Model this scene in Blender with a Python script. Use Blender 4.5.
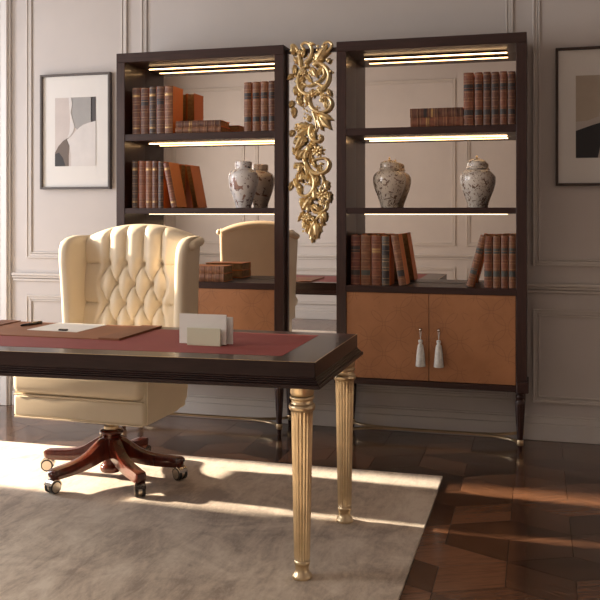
import bpy, bmesh, math, random
from mathutils import Vector, Matrix, Euler
from math import sin, cos, pi, radians as R, sqrt, atan2, exp
random.seed(7)
S = bpy.context.scene
for o in list(bpy.data.objects): bpy.data.objects.remove(o)
COL = S.collection

# ---------------------------------------------------------------- camera
F_PX, CAM_H, YAW = 866.0, 1.27, math.atan(237 / 866.0)
cd = bpy.data.cameras.new('camera'); cam = bpy.data.objects.new('camera', cd); COL.objects.link(cam)
cam.location = (0, 0, CAM_H); cam.rotation_euler = (R(90), 0, YAW)
cd.sensor_width = 36; cd.lens = 36 * F_PX / 600; cd.shift_y = -87 / 600; cd.clip_start = 0.05
S.camera = cam

# ---------------------------------------------------------------- light
S.view_settings.view_transform = 'Standard'; S.view_settings.look = 'None'
S.view_settings.gamma = 1; S.view_settings.use_curve_mapping = False
S.view_settings.exposure = 0.1
w = bpy.data.worlds.new('daylight'); S.world = w; w.use_nodes = True
w.node_tree.nodes['Background'].inputs[0].default_value = (0.62, 0.72, 0.9, 1)
w.node_tree.nodes['Background'].inputs[1].default_value = 1.0
sl = bpy.data.lights.new('sun', 'SUN'); sun = bpy.data.objects.new('sun', sl); COL.objects.link(sun)
SUN_EL, SUN_AZ = 18.0, -2.0             # elevation; azimuth in degrees off +X towards +Y
dv = Vector((cos(R(SUN_AZ)) * cos(R(SUN_EL)), sin(R(SUN_AZ)) * cos(R(SUN_EL)), -sin(R(SUN_EL))))
sun.rotation_euler = dv.to_track_quat('-Z', 'Y').to_euler(); sun.location = (-6, 2, 3)
sl.energy = 18.0; sl.angle = R(1.6); sl.color = (1.0, 0.80, 0.58)

def area(name, loc, target, sx, sy, power, color):
    l = bpy.data.lights.new(name, 'AREA'); l.shape = 'RECTANGLE'; l.size = sx; l.size_y = sy
    l.energy = power; l.color = color
    o = bpy.data.objects.new(name, l); COL.objects.link(o); o.location = loc
    o.rotation_euler = (Vector(target) - Vector(loc)).to_track_quat('-Z', 'Y').to_euler()
    return o
area('window_light_near', (-4.6, 1.55, 1.8), (0, 1.55, 1.8), 1.4, 1.8, 72, (1.0, 0.94, 0.88))
area('window_light_far', (-4.6, 3.9, 1.5), (0, 3.9, 1.5), 0.7, 2.2, 42, (0.97, 0.96, 1.0))
area('overhead_fill', (-0.8, 1.2, 2.98), (-0.8, 1.2, 0), 2.2, 1.6, 4.5, (1.0, 0.88, 0.76))  # added fill below the ceiling, the room has no such lamp

# ---------------------------------------------------------------- helpers
def at(u, v, Y):
    """world X, Z of the point of the plane at depth Y seen at pixel u, v (used for measuring)"""
    s, c = sin(YAW), cos(YAW); a = (u - 300) / F_PX; b = (213 - v) / F_PX
    t = Y / (c + a * s)
    return (-s + a * c) * t, CAM_H + b * t

def empty(name, loc, label=None, cat=None, group=None, rot=(0, 0, 0)):
    o = bpy.data.objects.new(name, None); COL.objects.link(o); o.location = loc; o.rotation_euler = rot
    o.empty_display_size = 0.05
    if label: o['label'] = label
    if cat: o['category'] = cat
    if group: o['group'] = group
    return o

def root_loc(o):
    v = Vector((0, 0, 0))
    while o is not None: v += o.location; o = o.parent
    return v

def link(name, bm, mat, parent=None, smooth=None, world=True, origin=None):
    """bm -> ONE mesh object. world=True: vertices are given in world coordinates"""
    if world and parent is not None: bmesh.ops.translate(bm, verts=bm.verts, vec=-root_loc(parent))
    if origin is not None: bmesh.ops.translate(bm, verts=bm.verts, vec=-Vector(origin))
    bmesh.ops.recalc_face_normals(bm, faces=bm.faces)
    me = bpy.data.meshes.new(name); bm.to_mesh(me); bm.free()
    for m in (mat if isinstance(mat, (list, tuple)) else [mat]): me.materials.append(m)
    o = bpy.data.objects.new(name, me); COL.objects.link(o); o.parent = parent
    if origin is not None: o.location = origin
    if smooth is not None:
        for p in me.polygons: p.use_smooth = True
        if smooth < 180:
            me.set_sharp_from_angle(angle=R(smooth))
    return o

def tag(o, label=None, cat=None, group=None, kind=None):
    if label: o['label'] = label
    if cat: o['category'] = cat
    if group: o['group'] = group
    if kind: o['kind'] = kind
    return o

def NB(): return bmesh.new()

def box(bm, x0, x1, y0, y1, z0, z1, bev=0.0, seg=2):
    r = bmesh.ops.create_cube(bm, size=1)
    vs = r['verts']
    for v in vs:
        v.co = Vector((x0 + (v.co.x + .5) * (x1 - x0), y0 + (v.co.y + .5) * (y1 - y0), z0 + (v.co.z + .5) * (z1 - z0)))
    if bev > 0:
        es = list({e for v in vs for e in v.link_edges})
        bmesh.ops.bevel(bm, geom=es, offset=bev, segments=seg, affect='EDGES', profile=.5)
    return bm

def lathe(bm, prof, cx=0, cy=0, cz=0, n=32, flute=None):
    """prof: list of (r, z). flute=(count, depth, z0, z1)"""
    rings = []
    for (r, z) in prof:
        ring = []
        for k in range(n):
            a = 2 * pi * k / n; rr = r
            if flute and flute[2] <= z <= flute[3]:
                rr = r - flute[1] * (abs(sin(a * flute[0] / 2)) ** 0.7)
            ring.append(bm.verts.new((cx + rr * cos(a), cy + rr * sin(a), cz + z)))
        rings.append(ring)
    for a, b in zip(rings, rings[1:]):
        for k in range(n): bm.faces.new((a[k], a[(k + 1) % n], b[(k + 1) % n], b[k]))
    bm.faces.new(rings[0][::-1]); bm.faces.new(rings[-1])
    return bm

def tube(bm, pts, rad, n=10, flat=1.0, up=(0, 1, 0), sq=False):
    """swept round (or rectangular) section; rad: number, list or (w, h) per point"""
    pts = [Vector(p) for p in pts]; up = Vector(up); rings = []
    for i, p in enumerate(pts):
        t = (pts[min(i + 1, len(pts) - 1)] - pts[max(i - 1, 0)]).normalized()
        a = t.cross(up)
        a = a.normalized() if a.length > 1e-5 else t.orthogonal().normalized()
        b = a.cross(t).normalized()
        r = rad[i] if isinstance(rad, list) else rad
        if not isinstance(r, tuple): r = (r, r * flat)
        ring = []
        for k in range(n):
            q = 2 * pi * (k + .5) / n
            cx, cy = cos(q), sin(q)
            if sq:
                m = max(abs(cx), abs(cy)); f = .35
                cx, cy = cx / m * (1 - f) + cx * f, cy / m * (1 - f) + cy * f
            ring.append(bm.verts.new(p + a * cx * r[0] + b * cy * r[1]))
        rings.append(ring)
    for A, B in zip(rings, rings[1:]):
        for k in range(n): bm.faces.new((A[k], A[(k + 1) % n], B[(k + 1) % n], B[k]))
    bm.faces.new(rings[0][::-1]); bm.faces.new(rings[-1])
    return bm

def ball(bm, c, r, sx=1, sy=1, sz=1, u=12, v=8):
    res = bmesh.ops.create_uvsphere(bm, u_segments=u, v_segments=v, radius=r)
    for q in res['verts']: q.co = Vector((q.co.x * sx + c[0], q.co.y * sy + c[1], q.co.z * sz + c[2]))
    return bm

def rod(bm, a, b, r, n=16):
    return tube(bm, [a, b], r, n=n, up=(0.13, 0.97, 0.21))

def smoothpath(pts, per=6):
    """Catmull-Rom through tuples"""
    P = [Vector(p) for p in pts]; P = [P[0] * 2 - P[1]] + P + [P[-1] * 2 - P[-2]]; out = []
    for i in range(1, len(P) - 2):
        for k in range(per):
            t = k / per; a, b, c, d = P[i - 1], P[i], P[i + 1], P[i + 2]
            out.append(.5 * ((2 * b) + (c - a) * t + (2 * a - 5 * b + 4 * c - d) * t * t + (3 * b - a - 3 * c + d) * t ** 3))
    out.append(P[-2]); return out

def lerp(a, b, t): return a + (b - a) * t
def interp(tab, x):
    if x <= tab[0][0]: return tab[0][1]
    for (a, fa), (b, fb) in zip(tab, tab[1:]):
        if x <= b: return fa + (fb - fa) * (x - a) / (b - a)
    return tab[-1][1]

# ---------------------------------------------------------------- materials
class NT:
    def __init__(s, name):
        s.m = bpy.data.materials.new(name); s.m.use_nodes = True; s.t = s.m.node_tree; s.n = s.t.nodes; s.l = s.t.links
        s.b = s.n['Principled BSDF']
    def new(s, t, **k):
        q = s.n.new(t)
        for a, v in k.items(): setattr(q, a, v)
        return q
    def setin(s, q, i, v):
        if v is None: return
        if hasattr(v, 'is_output') or isinstance(v, bpy.types.NodeSocket): s.l.new(v, q.inputs[i])
        else: q.inputs[i].default_value = v
    def math(s, op, a, b=None, c=None, clamp=False):
        q = s.new('ShaderNodeMath', operation=op); q.use_clamp = clamp
        s.setin(q, 0, a); s.setin(q, 1, b); s.setin(q, 2, c); return q.outputs[0]
    def coord(s, kind='Object', scale=(1, 1, 1), rot=(0, 0, 0)):
        c = s.new('ShaderNodeTexCoord'); m = s.new('ShaderNodeMapping')
        s.l.new(c.outputs[kind], m.inputs[0]); m.inputs['Scale'].default_value = scale; m.inputs['Rotation'].default_value = rot
        return m.outputs[0]
    def noise(s, vec, scale=5, detail=4, rough=.5, dist=0):
        q = s.new('ShaderNodeTexNoise'); s.l.new(vec, q.inputs['Vector'])
        q.inputs['Scale'].default_value = scale; q.inputs['Detail'].default_value = detail
        q.inputs['Roughness'].default_value = rough; q.inputs['Distortion'].default_value = dist
        return q.outputs['Fac']
    def ramp(s, fac, stops):
        q = s.new('ShaderNodeValToRGB'); s.l.new(fac, q.inputs[0]); e = q.color_ramp.elements
        while len(e) < len(stops): e.new(.5)
        for x, (p, c) in zip(e, stops): x.position = p; x.color = (c[0], c[1], c[2], 1) if not isinstance(c, (int, float)) else (c, c, c, 1)
        return q.outputs[0]
    def mix(s, fac, a, b, mode='MIX'):
        q = s.new('ShaderNodeMix', data_type='RGBA', blend_type=mode)
        s.setin(q, 0, fac)
        s.setin(q, 6, a if not isinstance(a, tuple) else (*a[:3], 1)); s.setin(q, 7, b if not isinstance(b, tuple) else (*b[:3], 1))
        return q.outputs[2]
    def bump(s, h, strength=.3, dist=.002):
        q = s.new('ShaderNodeBump'); s.l.new(h, q.inputs['Height']); q.inputs['Strength'].default_value = strength
        q.inputs['Distance'].default_value = dist; s.l.new(q.outputs[0], s.b.inputs['Normal'])
    def base(s, c): s.setin(s.b, 'Base Color', c if not isinstance(c, tuple) else (*c[:3], 1))
    def p(s, **k):
        for a, v in k.items(): s.setin(s.b, a.replace('_', ' '), v)
        return s

def plain(name, col, rough=.5, metal=0, var=.12, scale=8, coat=0, bump=0, bscale=120, spec=.5):
    t = NT(name); v = t.coord()
    n = t.noise(v, scale, 4)
    a = tuple(max(0, c * (1 - var)) for c in col); b = tuple(min(1, c * (1 + var)) for c in col)
    t.base(t.ramp(n, [(.3, a), (.7, b)])); t.p(Roughness=rough, Metallic=metal)
    t.b.inputs['Coat Weight'].default_value = coat; t.b.inputs['Coat Roughness'].default_value = .12
    t.b.inputs['Specular IOR Level'].default_value = spec
    if bump: t.bump(t.noise(v, bscale, 3), bump, .001)
    return t.m

def wood(name, dark, light, rough=.3, coat=.4, scale=(3, 3, 30), gs=3.0):
    t = NT(name); v = t.coord(scale=scale); n = t.noise(v, gs, 6, .6, .6)
    t.base(t.ramp(n, [(.3, dark), (.7, light)])); t.p(Roughness=rough)
    t.b.inputs['Coat Weight'].default_value = coat; t.b.inputs['Coat Roughness'].default_value = .1
    t.b.inputs['Specular IOR Level'].default_value = .28
    t.bump(n, .05, .001)
    return t.m

M = {}
M['wall'] = plain('wall_paint', (.55, .51, .485), .62, var=.03, scale=3, bump=.05, bscale=300)
M['trim'] = plain('trim_paint', (.58, .54, .505), .5, var=.02)
M['white_trim'] = plain('white_casing_paint', (.72, .70, .68), .4, var=.02)
M['ceiling'] = plain('ceiling_paint', (.62, .58, .54), .8, var=.02)
M['walnut'] = wood('espresso_lacquer', (.026, .011, .009), (.050, .021, .016), .34, .25, (22, 22, 2))
M['walnut_h'] = wood('espresso_lacquer_flat', (.024, .010, .008), (.046, .019, .015), .42, .12, (2, 18, 22))
M['desk_wood'] = wood('espresso_lacquer_desk', (.014, .006, .0055), (.028, .012, .010), .30, .15, (2, 18, 22))
M['mahog'] = wood('mahogany_lacquer', (.035, .006, .004), (.115, .021, .011), .18, .8, (6, 6, 2))
M['gold'] = plain('brushed_gold', (.74, .59, .38), .34, 1, var=.1, scale=20)
M['gilt'] = plain('gilding', (.90, .68, .38), .40, 1, var=.2, scale=40, bump=.3, bscale=90)
M['brass'] = plain('antique_brass', (.62, .47, .29), .36, 1, var=.08)
M['nickel'] = plain('aged_nickel', (.55, .50, .44), .22, 1, var=.1)
M['black'] = plain('black_rubber', (.015, .014, .014), .45)
M['paper'] = plain('paper', (.82, .79, .73), .75, var=.03)
M['pages'] = plain('page_edges', (.42, .26, .12), .8, var=.25, scale=60)
M['ivory_board'] = plain('ivory_leather', (.66, .64, .48), .5, var=.04, bump=.1)
M['pen'] = plain('pen_black', (.02, .015, .014), .2)
M['cloth_tassel'] = plain('silk_tassel', (.66, .66, .63), .55, var=.15, scale=60, bump=.3, bscale=200)

def m_leather(name, col, rough=.42, var=.10):
    t = NT(name); v = t.coord()
    n = t.noise(v, 5, 5, .6)
    a = tuple(c * (1 - var) for c in col); b = tuple(min(1, c * (1 + var)) for c in col)
    t.base(t.ramp(n, [(.3, a), (.7, b)])); t.p(Roughness=rough)
    q = t.new('ShaderNodeTexVoronoi'); t.l.new(v, q.inputs['Vector']); q.inputs['Scale'].default_value = 420
    t.bump(q.outputs['Distance'], .10, .0006)
    return t.m
M['cream'] = m_leather('cream_leather', (.75, .645, .485), .42, .04)
M['red'] = m_leather('oxblood_leather', (.25, .046, .040), .68, .08)
M['tan'] = m_leather('saddle_leather', (.27, .105, .042), .65, .14)
M['tan_dark'] = m_leather('saddle_leather_rail', (.22, .082, .034), .6, .14)

def m_door():
    t = NT('embossed_leather'); c = t.new('ShaderNodeTexCoord'); sp = t.new('ShaderNodeSeparateXYZ'); t.l.new(c.outputs['Object'], sp.inputs[0])
    x, z = sp.outputs[0], sp.outputs[2]; cell = .165
    tot = None
    for ox, oz in ((0, 0), (.5, .5)):
        fx = t.math('SUBTRACT', t.math('FRACT', t.math('ADD', t.math('DIVIDE', x, cell), 20 + ox)), .5)
        fz = t.math('SUBTRACT', t.math('FRACT', t.math('ADD', t.math('DIVIDE', z, cell), 20 + oz)), .5)
        d = t.math('SQRT', t.math('ADD', t.math('MULTIPLY', fx, fx), t.math('MULTIPLY', fz, fz)))
        ln = t.math('LESS_THAN', t.math('ABSOLUTE', t.math('SUBTRACT', d, .44 if ox == 0 else .46)), .009)
        tot = ln if tot is None else t.math('MAXIMUM', tot, ln)
    v = t.coord(); n = t.noise(v, 4, 5, .65)
    big = t.math('GREATER_THAN', t.noise(v, 6, 2, .5), .44)
    line = t.math('MULTIPLY', tot, big)
    base = t.ramp(n, [(.28, (.30, .125, .050)), (.5, (.37, .158, .064)), (.72, (.42, .185, .078))])
    t.base(t.mix(t.math('MULTIPLY', line, .38), base, (.13, .05, .025))); t.p(Roughness=.42)
    t.bump(t.math('MULTIPLY', line, -1), .25, .001)
    return t.m
M['door'] = m_door()

def m_mirror(name, col, rough=.0):
    t = NT(name); v = t.coord(); n = t.noise(v, 2, 2)
    t.base(t.ramp(n, [(0, tuple(c * .99 for c in col)), (1, col)])); t.p(Metallic=1.0, Roughness=rough); return t.m
M['mirror'] = m_mirror('clear_mirror', (.90, .88, .87))
M['mirror_warm'] = m_mirror('warm_tint_mirror', (.82, .74, .67))  # mirror with a warm tint in its base colour

def m_emit(name, col, st):
    t = NT(name); t.base((.9, .85, .75)); t.b.inputs['Emission Color'].default_value = (*col, 1)
    t.b.inputs['Emission Strength'].default_value = st; return t.m
M['led'] = m_emit('led_strip', (1.0, .62, .30), 9)
M['led_low'] = m_emit('led_strip_low', (1.0, .74, .45), 3)

def m_floor():
    t = NT('parquet_wood'); uv = t.new('ShaderNodeTexCoord').outputs['UV']
    mp = t.new('ShaderNodeMapping'); t.l.new(uv, mp.inputs[0]); mp.inputs['Scale'].default_value = (2.2, 26, 1)
    g = t.noise(mp.outputs[0], 2.5, 7, .65, 1.2)
    at_ = t.new('ShaderNodeAttribute'); at_.attribute_name = 'tile'
    fac = t.math('ADD', t.math('MULTIPLY', t.math('MULTIPLY_ADD', g, 2.0, -.5), .62), t.math('MULTIPLY_ADD', at_.outputs['Fac'], .75, -.1))
    t.base(t.ramp(fac, [(.15, (.026, .012, .007)), (.5, (.090, .042, .023)), (.95, (.21, .10, .054))]))
    t.p(Roughness=.20); t.b.inputs['Coat Weight'].default_value = .35; t.b.inputs['Coat Roughness'].default_value = .10
    t.b.inputs['Specular IOR Level'].default_value = .5
    t.bump(g, .10, .0008)
    return t.m
M['floor'] = m_floor(); M['grout'] = plain('floor_joint', (.012, .006, .004), .7)

def m_rug():
    t = NT('silk_rug'); v = t.coord(scale=(1, 1, 1))
    a = t.noise(v, 2.6, 7, .68, .9); v2 = t.coord(scale=(5.5, 1.7, 1), rot=(0, 0, .55)); b = t.noise(v2, 2.2, 7, .7, .6)
    v3 = t.coord(scale=(16, 5, 1), rot=(0, 0, .2)); c = t.noise(v3, 5, 5, .7)
    f = t.math('ADD', t.math('MULTIPLY', a, .5), t.math('ADD', t.math('MULTIPLY', b, .36), t.math('MULTIPLY', c, .14)))
    t.base(t.ramp(f, [(.41, (.37, .275, .195)), (.5, (.64, .52, .395)), (.59, (.82, .71, .57))])); t.p(Roughness=.75)
    t.b.inputs['Sheen Weight'].default_value = .3
    n = t.noise(v, 420, 2, .6); t.bump(n, .5, .002)
    return t.m
M['rug'] = m_rug(); M['rug_edge'] = plain('rug_binding', (.45, .36, .27), .8, bump=.3, bscale=500)

def m_book(name, col, seed=0, gold=.5):
    t = NT(name); c = t.new('ShaderNodeTexCoord'); sp = t.new('ShaderNodeSeparateXYZ'); t.l.new(c.outputs['Object'], sp.inputs[0])
    mp = t.new('ShaderNodeMapping'); t.l.new(c.outputs['Object'], mp.inputs[0]); mp.inputs['Location'].default_value = (seed, seed * 2, seed)
    n = t.noise(mp.outputs[0], 28, 5, .65)
    base = t.ramp(n, [(.25, tuple(k * .45 for k in col)), (.5, col), (.8, tuple(min(1, k * 1.7) for k in col))])
    fr = t.math('FRACT', t.math('ADD', t.math('DIVIDE', sp.outputs[2], .047), .5))
    d = t.math('ABSOLUTE', t.math('SUBTRACT', fr, .5))
    ln = t.math('LESS_THAN', t.math('ABSOLUTE', t.math('SUBTRACT', d, .17)), .035)
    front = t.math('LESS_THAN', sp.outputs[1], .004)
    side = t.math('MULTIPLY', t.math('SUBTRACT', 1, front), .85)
    base = t.mix(side, base, (.85, .26, .045))       # calf boards behind the spine, the warm LED glow put into their orange
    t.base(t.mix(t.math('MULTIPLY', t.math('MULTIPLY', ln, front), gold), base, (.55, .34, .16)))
    t.p(Roughness=.5); t.bump(n, .2, .001)
    return t.m
BOOKC = {'brown': (.115, .042, .024), 'tan': (.19, .075, .035), 'red': (.135, .036, .023), 'dark': (.055, .028, .020),
         'rust': (.185, .060, .029), 'grey': (.10, .075, .055)}
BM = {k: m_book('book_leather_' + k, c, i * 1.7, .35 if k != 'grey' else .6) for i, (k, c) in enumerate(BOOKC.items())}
M['lbl_dark'] = plain('label_dark', (.03, .022, .022), .5); M['lbl_teal'] = plain('label_slate', (.05, .055, .05), .5)
M['lbl_gold'] = plain('label_gold', (.45, .28, .12), .4, .6)

def m_vase(name, ground, spots, dens, scale, warm=.0):
    t = NT(name); v = t.coord()
    n1 = t.noise(v, scale, 3, .6, 1.4); n2 = t.noise(v, scale * 2.6, 3, .6, .8); n3 = t.noise(v, scale * .7, 2)
    m1 = t.math('GREATER_THAN', n1, dens); m2 = t.math('GREATER_THAN', n2, dens + .03)
    c = t.mix(t.math('MULTIPLY', m1, .85), ground, spots[0]); c = t.mix(t.math('MULTIPLY', m2, .8), c, spots[1])
    m3 = t.math('GREATER_THAN', t.noise(v, scale * 1.7, 2, .5, .5), dens + .13)
    c = t.mix(m3, c, spots[2])
    t.base(c); t.p(Roughness=.22); t.b.inputs['Coat Weight'].default_value = .5; t.b.inputs['Coat Roughness'].default_value = .08
    return t.m

# ================================================================ SETTING
X0, X1, Y0_, Y1_, ZC = -4.7, 3.0, -0.5, 5.034, 3.1
T = .12
def struct(name, bm, m, **k):
    return tag(link(name, bm, m, None, **k), kind='structure')

def build_floor():
    bm = NB(); dx, a = .235, .22; uvl = bm.loops.layers.uv.new('UVMap'); col = bm.loops.layers.float_color.new('tile') if hasattr(bm.loops.layers, 'float_color') else bm.loops.layers.color.new('tile')
    box(bm, X0 - T, X1 + T, Y0_ - T, Y1_ + T, -.1, -.0012)
    for f in bm.faces: f.material_index = 1
    def rh(ps, ux):
        c = sum((Vector(p) for p in ps), Vector((0, 0))) / 4
        q = [c + (Vector(p) - c) * (1 - .009) for p in ps]
        if any(not (X0 <= p.x <= X1 and Y0_ <= p.y <= Y1_) for p in q):
            q = [Vector((min(max(p.x, X0), X1), min(max(p.y, Y0_), Y1_))) for p in q]
            ar = abs(sum(q[i].x * q[(i + 1) % 4].y - q[(i + 1) % 4].x * q[i].y for i in range(4))) / 2
            if ar < 1e-4: return
        # each rhombus is laid from two strips of wood
        r = random.random(); off = Vector((random.random() * 9, random.random() * 9))
        for k in range(2):
            t0, t1 = k / 2, (k + 1) / 2
            pa, pb = q[0].lerp(q[3], t0), q[0].lerp(q[3], t1); pc, pd = q[1].lerp(q[2], t1), q[1].lerp(q[2], t0)
            ar = abs((pc - pa).x * (pd - pb).y - (pc - pa).y * (pd - pb).x) / 2
            if ar < 1e-5: continue
            vs = [bm.verts.new((p.x, p.y, 0)) for p in (pa, pd, pc, pb)]
            try: f = bm.faces.new(vs)
            except ValueError: continue
            rr = min(1, max(0, r + random.uniform(-.12, .12)))
            u = Vector(ux).normalized(); w_ = Vector((-u.y, u.x))
            for lp in f.loops:
                p = lp.vert.co.xy; lp[uvl].uv = (p.dot(u) + off.x, p.dot(w_) + off.y + k * 3); lp[col] = (rr, rr, rr, 1)
    for i in range(-20, 16):
        cx = -.34 + i * dx; oy = 3.79 if i % 2 == 0 else 3.46
        for j in range(-8, 4):
            cy = oy + j * 3 * a; c = Vector((cx, cy))
            V = lambda x, y: (cx + x, cy + y)
            rh([V(0, 0), V(dx, a / 2), V(0, a), V(-dx, a / 2)], (dx, a / 2))
            rh([V(0, -a), V(dx, -a / 2), V(dx, a / 2), V(0, 0)], (dx, a / 2))
            rh([V(0, -a), V(-dx, -a / 2), V(-dx, a / 2), V(0, 0)], (-dx, a / 2))
    me = bpy.data.meshes.new('floor')
    for f in bm.faces:
        if f.normal.z < 0 and f.material_index == 0: f.normal_flip()
    bm.to_mesh(me); bm.free(); me.materials.append(M['floor']); me.materials.append(M['grout'])
    o = bpy.data.objects.new('floor', me); COL.objects.link(o); tag(o, kind='structure')
build_floor()

b = NB(); box(b, X0 - T, X1 + T, Y0_ - T, Y1_ + T, ZC, ZC + .1); struct('ceiling', b, M['ceiling'])
DX0, DX1, DZ = -4.45, -3.57, 2.85      # doorway in the back wall, left of the frame
b = NB(); box(b, DX1, X1 + T, Y1_, Y1_ + T, 0, ZC); box(b, X0 - T, DX0, Y1_, Y1_ + T, 0, ZC); box(b, DX0, DX1, Y1_, Y1_ + T, DZ, ZC)
struct('wall_back', b, M['wall'])
b = NB(); box(b, X0 - T, X1 + T, Y0_ - T, Y0_, 0, ZC); struct('wall_front', b, M['wall'])
b = NB(); box(b, X1, X1 + T, Y0_, Y1_, 0, ZC); struct('wall_right', b, M['wall'])
WIN = [(.80, 2.30, .60, 2.75), (3.55, 4.275, .12, 2.75)]      # y0 y1 z0 z1, openings of the left wall
b = NB()
ys = [Y0_, WIN[0][0], WIN[0][1], WIN[1][0], WIN[1][1], Y1_]
for k in (0, 2, 4): box(b, X0 - T, X0, ys[k], ys[k + 1], 0, ZC)
for (a0, a1, c0, c1) in WIN: box(b, X0 - T, X0, a0, a1, 0, c0); box(b, X0 - T, X0, a0, a1, c1, ZC)
struct('wall_left', b, M['wall'])
for i, (a0, a1, c0, c1) in enumerate(WIN):
    b = NB(); f = .045
    for (p, q, r_, s_) in ((a0 - .06, a0, c0 - .06, c1 + .06), (a1, a1 + .06, c0 - .06, c1 + .06)): box(b, X0, X0 + .02, p, q, r_, s_)
    for (r_, s_) in ((c0 - .06, c0), (c1, c1 + .06)): box(b, X0, X0 + .02, a0, a1, r_, s_)
    box(b, X0 - .08, X0 - .04, a0, a0 + f * .5, c0, c1); box(b, X0 - .08, X0 - .04, a1 - f * .5, a1, c0, c1)
    box(b, X0 - .08, X0 - .04, a0 + f * .5, a1 - f * .5, c1 - f, c1); box(b, X0 - .08, X0 - .04, a0 + f * .5, a1 - f * .5, c0, c0 + f)
    if i == 0: box(b, X0 - .075, X0 - .045, (a0 + a1) / 2 - .02, (a0 + a1) / 2 + .02, c0 + f, c1 - f)
    struct('window_%d' % (i + 1), b, M['white_trim'])

def mould_frame(bm, x0, x1, z0, z1, Y, d=-1, w_=.042, top=True):
    """raised panel moulding: outer bead, cove and inner lip; Y = wall face, d = into the room"""
    for (o, w2, h) in ((0, .012, .014), (.012, .016, .008), (.030, .010, .011)):
        a0, a1, c0, c1 = x0 + o, x1 - o, z0 + o, z1 - o
        ya, yb = sorted((Y, Y + d * h))
        box(bm, a0, a0 + w2, ya, yb, c0, c1, .002, 1); box(bm, a1 - w2, a1, ya, yb, c0, c1, .002, 1)
        box(bm, a0 + w2, a1 - w2, ya, yb, c0, c0 + w2, .002, 1)
        if top: box(bm, a0 + w2, a1 - w2, ya, yb, c1 - w2, c1, .002, 1)
tn = 1
for (a0, a1) in ((-3.245, -2.518), (-2.42, -.13), (-.024, 1.35), (1.45, 2.85)):
    b = NB(); mould_frame(b, a0, a1, .975, 2.92, Y1_); struct('trim_%d' % tn, b, M['trim']); tn += 1
    b = NB(); mould_frame(b, a0, a1, .208, .732, Y1_); struct('trim_%d' % tn, b, M['trim']); tn += 1
for (a0, a1) in ((-4.6, -3.609), (-3.462, -.942), (-.813, 1.3), (1.43, 2.85)):
    b = NB(); mould_frame(b, a0, a1, .875, 2.88, Y0_, 1); struct('trim_%d' % tn, b, M['trim']); tn += 1
    b = NB(); mould_frame(b, a0, a1, .18, .62, Y0_, 1); struct('trim_%d' % tn, b, M['trim']); tn += 1
def rail(bm, x0, x1, Y, d, zt):
    for (z0, z1, h) in ((zt - .018, zt, .030), (zt - .034, zt - .018, .020), (zt - .055, zt - .038, .012)):
        ya, yb = sorted((Y, Y + d * h)); box(bm, x0, x1, ya, yb, z0, z1, .004, 2)
b = NB(); rail(b, -3.345, X1, Y1_, -1, .877); struct('trim_%d' % tn, b, M['trim']); tn += 1
b = NB(); rail(b, X0, X1, Y0_, 1, .77); struct('trim_%d' % tn, b, M['trim']); tn += 1
def baseb(bm, x0, x1, Y, d):
    for (z0, z1, h) in ((0, .093, .022), (.093, .128, .014), (.128, .140, .008)):
        ya, yb = sorted((Y, Y + d * h)); box(bm, x0, x1, ya, yb, z0, z1, .003, 1)
b = NB(); baseb(b, -3.345, X1, Y1_, -1); struct('baseboard_back', b, M['trim'])
b = NB(); baseb(b, X0, X1, Y0_, 1); struct('baseboard_front', b, M['trim'])
b = NB(); box(b, X1 - .02, X1, Y0_ + .03, Y1_ - .03, 0, .11, .003, 1); struct('baseboard_right', b, M['trim'])
b = NB(); box(b, X0, X0 + .02, 2.4, 3.3, 0, .11, .003, 1); struct('baseboard_left', b, M['trim'])
# doorway with its stepped white casing
b = NB()
for (p, q, h) in ((-3.56, -3.36, .020), (-3.55, -3.47, .034), (-3.42, -3.372, .040), (-3.46, -3.43, .028)):
    box(b, p, q, Y1_ - h, Y1_, 0, DZ + .1, .003, 1)
box(b, DX0 - .12, DX0, Y1_ - .03, Y1_, 0, DZ + .1, .003, 1); box(b, DX0, DX1 + .01, Y1_ - .03, Y1_, DZ, DZ + .1, .003, 1)
struct('trim_%d' % tn, b, M['white_trim']); tn += 1
b = NB(); box(b, DX0, DX1, Y1_ + .02, Y1_ + .06, 0, DZ); 
for (c0, c1) in ((.2, 1.0), (1.15, 2.65)): mould_frame(b, DX0 + .12, DX1 - .12, c0, c1, Y1_ + .02)
struct('door_1', b, M['white_trim'])

# ================================================================ RUG
b = NB(); RZ = .012
box(b, -4.1, -.435, .55, 4.18, 0.0, RZ, .004, 2)
rug = tag(link('area_rug', b, M['rug'], smooth=40), 'large mottled beige silk rug lying on the dark parquet under the desk', 'rug')

# ================================================================ BOOKCASES
YF = 4.715; YB = 5.012
def turned_leg(bm, x, y, zt):
    lathe(bm, [(.026, zt), (.026, zt - .012), (.018, zt - .018), (.023, zt - .026), (.023, zt - .034), (.017, zt - .044), (.026, zt - .056),
               (.0265, zt - .07), (.022, zt - .16), (.0165, .085), (.0155, .070), (.0155, .036), (.013, .030), (.011, 0.0)][::-1], x, y, 0, 48,
          flute=(12, .003, .086, zt - .07))

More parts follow.
